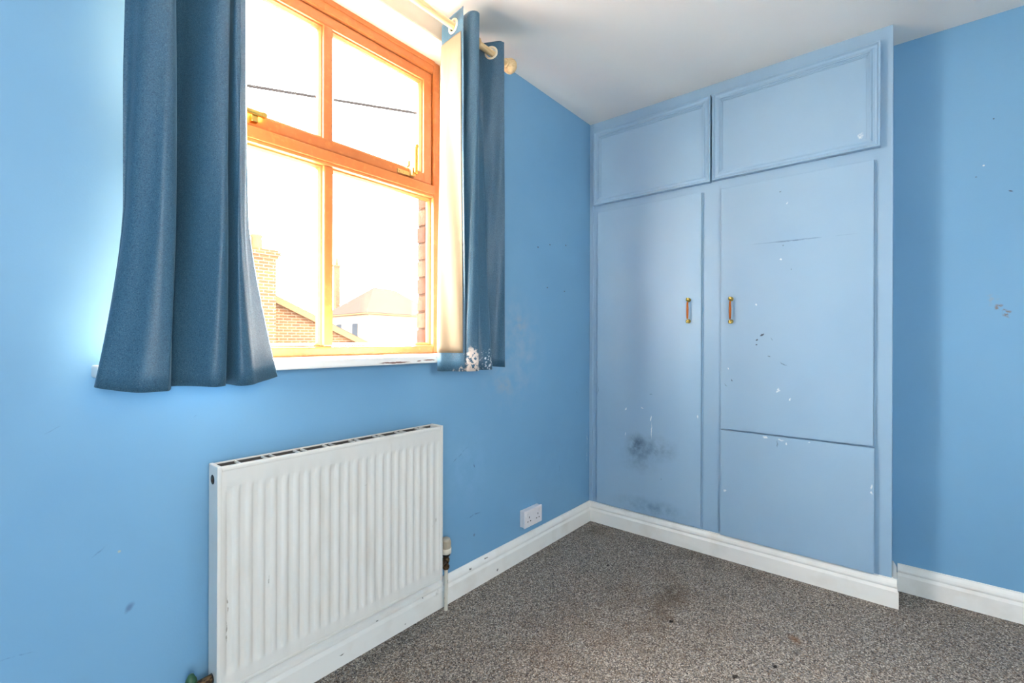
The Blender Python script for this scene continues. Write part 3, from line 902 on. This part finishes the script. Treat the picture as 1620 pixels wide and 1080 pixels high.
# ------------------------------------------------------------------ curtain pole
RODY, RODZ, RODR = -0.120, 2.325, 0.0135
pole = thing('curtain_pole', 'pale wooden curtain pole with a turned ball finial', 'curtain pole', (-1.66, RODY, RODZ))
MB().tube([(-2.46, RODY, RODZ), (-0.935, RODY, RODZ)], RODR, 20).build('rod', 'pale_timber', pole)
for s, x in ((1, -0.945), (-1, -2.45)):
    MB().lathe([(0.0, 0.0), (0.019, 0.0), (0.021, 0.004), (0.017, 0.008), (0.020, 0.012), (0.027, 0.018), (0.032, 0.028), (0.0325, 0.036), (0.030, 0.046), (0.023, 0.055),
                (0.014, 0.060), (0.010, 0.062), (0.008, 0.067), (0.0, 0.070)], (x, RODY, RODZ), (s, 0, 0), 28).build('finial', 'pale_timber', pole)
for x in (-2.40, -1.12):
    m = MB().lathe([(0.0, 0.0), (0.026, 0.0), (0.026, 0.006), (0.012, 0.012), (0.010, 0.09), (0.0, 0.10)], (x, -0.0065, RODZ + 0.0), (0, -1, 0), 18)
    m.torus((x, RODY, RODZ), (1, 0, 0), 0.018, 0.0045)
    m.build('bracket', 'pale_timber', pole)


# ------------------------------------------------------------------ curtains
def catmull(pts, per):
    out = []
    n = len(pts)
    for i in range(n - 1):
        p0, p1, p2, p3 = (Vector(pts[max(0, min(n - 1, i + k))]) for k in (-1, 0, 1, 2))
        for s in range(per):
            t = s / per
            out.append(0.5 * ((2 * p1) + (p2 - p0) * t + (2 * p0 - 5 * p1 + 4 * p2 - p3) * t * t + (3 * p1 - p0 - 3 * p2 + p3) * t ** 3))
    out.append(Vector(pts[-1]))
    return out


def curtain(name, label, top, bot, ztop, zbot, flare, mat, fab_sign, per=8, rings=True):
    """top and bot: plan paths (x, y) with the same number of points; flare(t): 0 at the top, 1 at the hem; zbot may vary along the path"""
    T, B = catmull(top, per), catmull(bot, per)
    ZB = catmull([(q, 0) for q in zbot], per)
    n = len(T)
    # rows: fine near the heading, so that the eyelet holes can be cut
    rows = [ztop - 0.006 * i for i in range(17)]
    zr = rows[-1]
    rows += [zr - (zr - 1.0) * (i / 46) for i in range(1, 46)]
    us = [(ztop - q) / (ztop - 0.985) for q in rows] + [1.0]
    P = []
    for u in us:
        fl = flare(u)
        row = []
        for i in range(n):
            xy = T[i].lerp(B[i], fl)
            zb = ZB[i][0]
            zz = ztop + (zb - ztop) * u
            wob = 0.0025 * math.sin(9 * u + i * 0.35) * min(1, u * 3)
            row.append(Vector((xy.x + wob, xy.y + wob * 0.6, zz)))
        P.append(row)
    R = len(us)
    # horizontal normals, pointing to the room side of the cloth
    N = []
    for r in range(R):
        nr = []
        for i in range(n):
            d = P[r][min(i + 1, n - 1)] - P[r][max(i - 1, 0)]
            nr.append(Vector((d.y, -d.x, 0)).normalized() * fab_sign)
        N.append(nr)
    root = thing(name, label, 'curtain', (sum(p[0] for p in top) / len(top), RODY, 0.985))
    # eyelet crossings of the pole
    holes = []
    if rings:
        for i in range(n - 1):
            a, b = P[7][i], P[7][i + 1]
            if (a.y - RODY) * (b.y - RODY) < 0:
                k = (RODY - a.y) / (b.y - a.y)
                holes.append((a.x + (b.x - a.x) * k, i + k))
    thick = 0.0012
    hem_i = max(2, int(per * 0.5))

    def sheet(off, keep, nm, mt):
        fr = [[P[r][i] + N[r][i] * (off + thick) for i in range(n)] for r in range(R)]
        bk = [[P[r][i] + N[r][i] * off for i in range(n)] for r in range(R)]
        cells = {}
        for r in range(R - 1):
            for i in range(n - 1):
                if not keep(r, i):
                    continue
                c = (P[r][i] + P[r][i + 1] + P[r + 1][i] + P[r + 1][i + 1]) / 4
                if any(abs(c.x - hx) < 0.05 and (c - Vector((hx, RODY, RODZ))).length < 0.021 for hx, _ in holes):
                    continue
                cells[(r, i)] = 1
        v = [p for row in fr for p in row] + [p for row in bk for p in row]
        o = R * n
        f = []
        for (r, i) in cells:
            q = (r * n + i, r * n + i + 1, (r + 1) * n + i + 1, (r + 1) * n + i)
            f.append(q)
            f.append(tuple(o + k for k in reversed(q)))
            for (nb, e) in (((r - 1, i), (0, 1)), ((r, i + 1), (1, 2)), ((r + 1, i), (2, 3)), ((r, i - 1), (3, 0))):
                if nb not in cells:
                    f.append((q[e[1]], q[e[0]], o + q[e[0]], o + q[e[1]]))
        return MB().add(v, f, 0, True).build(nm, mt, root)

    sheet(0.0, lambda r, i: True, 'face_fabric', mat)
    zt, zb2 = ztop - 0.085, 1.047
    sheet(-0.0022, lambda r, i: P[r][i].z < zt and P[r + 1][i].z > zb2 and hem_i <= i < n - 1 - hem_i, 'lining', 'cream_lining_fabric')
    for hx, fi in holes:
        i = int(fi)
        nrm = N[7][i]
        MB().torus((hx, RODY, RODZ), nrm, 0.0240, 0.0052).build('eyelet', 'cream_plastic', root)
    return root


def flare_l(u):
    return 0.16 * min(1, u / 0.7) + 0.84 * max(0, (u - 0.70) / 0.30) ** 1.35


# left curtain: three broad forward folds, sweeping out at the hem
Lbot = [(-2.304, -0.118), (-2.292, -0.130), (-2.264, -0.158), (-2.232, -0.178), (-2.200, -0.186), (-2.183, -0.178), (-2.172, -0.135), (-2.166, -0.095), (-2.150, -0.120),
        (-2.115, -0.158), (-2.085, -0.176), (-2.066, -0.165), (-2.060, -0.125), (-2.053, -0.120), (-2.035, -0.172), (-2.012, -0.178), (-1.987, -0.162), (-1.955, -0.139), (-1.916, -0.112)]
Ltop = [(-2.247, -0.118), (-2.244, -0.126), (-2.234, -0.150), (-2.214, -0.170), (-2.192, -0.182), (-2.172, -0.172), (-2.163, -0.130), (-2.157, -0.070), (-2.140, -0.085),
        (-2.108, -0.150), (-2.080, -0.180), (-2.060, -0.170), (-2.054, -0.125), (-2.049, -0.120), (-2.046, -0.165), (-2.041, -0.172), (-2.036, -0.170), (-2.031, -0.167), (-2.026, -0.163)]
Lz = [0.999, 0.995, 0.988, 0.985, 0.985, 0.985, 0.985, 0.987, 0.989, 0.988, 0.986, 0.987, 0.988, 0.988, 0.985, 0.985, 0.988, 0.992, 0.998]
curtain('curtain', 'navy blue curtain flaring at the hem, left of the window', Ltop, Lbot, 2.372, Lz, flare_l, 'navy_curtain_fabric', 1)

Rtop = [(-1.262, -0.182), (-1.258, -0.150), (-1.252, -0.100), (-1.243, -0.050), (-1.232, -0.030), (-1.218, -0.050), (-1.216, -0.100), (-1.224, -0.150), (-1.226, -0.178), (-1.216, -0.197),
        (-1.200, -0.202), (-1.186, -0.190), (-1.170, -0.130), (-1.150, -0.065), (-1.115, -0.045), (-1.065, -0.062), (-1.046, -0.098), (-1.030, -0.130), (-1.016, -0.152), (-0.998, -0.160)]
Rbot = [(-1.258, -0.196), (-1.272, -0.180), (-1.294, -0.152), (-1.314, -0.122), (-1.314, -0.098), (-1.294, -0.105), (-1.275, -0.140), (-1.258, -0.178), (-1.246, -0.205), (-1.226, -0.218),
        (-1.204, -0.214), (-1.190, -0.185), (-1.176, -0.176), (-1.156, -0.200), (-1.122, -0.204), (-1.094, -0.180), (-1.076, -0.120), (-1.045, -0.110), (-1.010, -0.128), (-0.985, -0.160)]
Rz = [0.982] * 12 + [0.983, 0.983, 0.983, 0.984, 0.988, 0.989, 0.987, 0.985]
curtain('curtain', 'navy blue curtain turned to its cream lining and bunched, right of the window', Rtop, Rbot, 2.372, Rz, lambda u: u, 'stained_curtain_fabric', 1)

# ------------------------------------------------------------------ outdoors
mb = MB().box(-60, 90, 0.4, 120, -3.4, -3.2)
tag(mb.build('ground', 'concrete_yard'), 'ground far below the window', 'ground', kind='structure')

# cable
cab = MB()
A, Bp = Vector((0.243, 6.0, 4.855)), Vector((2.453, 4.683, 4.855))
d = (Bp - A)
pts = []
for i in range(41):
    t = -3 + 7 * i / 40
    pts.append(A + d * t + Vector((0, 0, 0.012 * (t - .5) ** 2)))
cab.tube(pts, 0.023, 6)
tag(cab.build('overhead_cable', 'cable_black', None, tuple(A)), 'thin dark overhead cable crossing the sky outside the window', 'cable')

# gable house with its chimney
gh = thing('gable_house', 'pale brick gable end with sloping roof edge outside, behind the left panes', 'house', (3.5, 11.5, -3.2))
ap = Vector((1.2, 11.0, 2.84))
sl = -0.4465
m = MB()
poly = [(-3.2, -3.2), (6.4, -3.2), (6.4, 2.84 + sl * (6.4 - 1.2)), (1.2, 2.84), (-3.2, 2.84 + sl * 4.4)]
m.sweep(poly, (11.0, 17.0), lambda s, p: (p[0], s, p[1]))
m.build('wall', 'sooty_brick', gh)
m = MB()
for x1 in (6.75, -3.55):
    z1 = 2.84 + sl * abs(x1 - 1.2)
    m.sweep([(1.2, 2.845), (x1, z1 + 0.005), (x1, z1 + 0.095), (1.2, 2.935)], (10.88, 17.1), lambda s, p: (p[0], s, p[1]))
m.build('roof', 'dark_slate', gh)
m = MB()
for x1 in (6.75, -3.55):
    z1 = 2.84 + sl * abs(x1 - 1.2)
    m.sweep([(1.2, 2.73), (x1, z1 - 0.11), (x1, z1 + 0.06), (1.2, 2.90)], (10.83, 10.875), lambda s, p: (p[0], s, p[1]))
m.build('bargeboard', 'weathered_timber', gh)
ch = thing('chimney_stack', 'brick chimney stack with pots seen beside the left curtain', 'chimney', (2.3, 10.3, 0.0))
m = MB().box(1.70, 2.42, 10.0, 10.75, -3.2, 3.0)
m.build('shaft', 'sooty_brick', ch)
m = MB().box(1.66, 2.46, 9.96, 10.79, 3.0, 3.07).box(1.62, 2.50, 9.92, 10.83, 3.07, 3.15).box(1.66, 2.46, 9.96, 10.79, 3.15, 3.21)
m.build('corbel', 'sooty_brick', ch)
for x in (1.75, 2.12):
    MB().lathe([(0.0, 0.0), (0.15, 0.0), (0.13, 0.05), (0.115, 0.30), (0.14, 0.34), (0.12, 0.38), (0.0, 0.38)], (x, 10.37, 3.21), (0, 0, 1), 16).build('chimney_pot', 'terracotta', ch)
m = MB().tube([(2.47, 10.0, 2.8), (2.47, 10.0, 3.95)], 0.012, 6)
m.tube([(2.35, 10.0, 3.80), (2.95, 10.0, 3.86)], 0.010, 6)
for i in range(6):
    m.tube([(2.4 + .1 * i, 9.85, 3.805 + .01 * i), (2.4 + .1 * i, 10.15, 3.805 + .01 * i)], 0.006, 5)
m.build('aerial', 'aerial_metal', ch)

# hipped house
hh = thing('hipped_house', 'far hip-roofed house outside, seen through the lower right pane', 'house', (15, 25, -3.2))
c0, u1, u2 = Vector((12.614, 21.805, 0)), Vector((4.6, 0.72, 0)), Vector((0.62, 5.6, 0))
u1n, u2n = u1.normalized(), u2.normalized()
cs = [c0, c0 + u1 * 1.3, c0 + u1 * 1.3 + u2, c0 + u2]
m = MB()
m.add([(p.x, p.y, zz) for zz in (-3.2, 2.5) for p in cs], [(0, 1, 5, 4), (1, 2, 6, 5), (2, 3, 7, 6), (3, 0, 4, 7), (0, 3, 2, 1), (4, 5, 6, 7)])
m.build('wall', 'pale_render', hh)
ov = 0.28
es = [c0 - u1n * ov - u2n * ov, c0 + u1 * 1.3 + u1n * ov - u2n * ov, c0 + u1 * 1.3 + u2 + u1n * ov + u2n * ov, c0 + u2 - u1n * ov + u2n * ov]
r1, r2 = c0 + u1 * 0.45 + u2 * 0.5, c0 + u1 * 0.85 + u2 * 0.5
m = MB()
v = [(p.x, p.y, 2.50) for p in es] + [(p.x, p.y, 2.62) for p in es] + [(r1.x, r1.y, 4.45), (r2.x, r2.y, 4.45)]
m.add(v, [(0, 1, 5, 4), (1, 2, 6, 5), (2, 3, 7, 6), (3, 0, 4, 7), (3, 2, 1, 0), (4, 5, 9, 8), (5, 6, 9), (6, 7, 8, 9), (7, 4, 8)])
m.build('roof', 'dark_slate', hh)
m = MB()
for a, b in ((0, 1), (3, 0)):
    p, q = es[a], es[b]
    m.tube([(p.x, p.y, 2.53), (q.x, q.y, 2.53)], 0.045, 6)
m.build('gutter', 'weathered_timber', hh)
for k in (0.3, 0.7):
    p = c0 + u2 * k - u1n * 0.02
    fr_ = MB().add([tuple(p + u2n * a + u1n * b + Vector((0, 0, zz))) for zz in (0.9, 2.1) for (a, b) in ((-.45, 0), (.45, 0), (.45, .06), (-.45, .06))],
                   [(0, 1, 2, 3), (4, 5, 6, 7), (0, 1, 5, 4), (1, 2, 6, 5), (2, 3, 7, 6), (3, 0, 4, 7)]).build('window', 'pale_render', hh)
    p = p - u1n * 0.015
    MB().add([tuple(p + u2n * a + u1n * b + Vector((0, 0, zz))) for zz in (1.0, 2.0) for (a, b) in ((-.36, 0), (.36, 0), (.36, .03), (-.36, .03))],
             [(0, 1, 2, 3), (4, 5, 6, 7), (0, 1, 5, 4), (1, 2, 6, 5), (2, 3, 7, 6), (3, 0, 4, 7)]).build('pane', 'dark_pane', fr_)
m = MB().tube([(r1.x, r1.y, 4.4), (r1.x, r1.y, 5.35)], 0.02, 6)
m.tube([(r1.x - .3, r1.y, 5.25), (r1.x + .35, r1.y, 5.25)], 0.018, 6)
m.build('aerial', 'aerial_metal', hh)
tc = thing('tall_chimney', 'slender distant chimney just right of the window mullion', 'chimney', (15.2, 29.8, -3.2))
MB().box(15.05, 15.37, 29.7, 30.0, -3.2, 6.3).build('shaft', 'sooty_brick', tc)
MB().box(15.0, 15.42, 29.65, 30.05, 6.3, 6.45).build('corbel', 'sooty_brick', tc)
MB().lathe([(0.0, 0.0), (0.11, 0.0), (0.09, 0.5), (0.0, 0.5)], (15.21, 29.85, 6.45), (0, 0, 1), 12).build('chimney_pot', 'terracotta', tc)
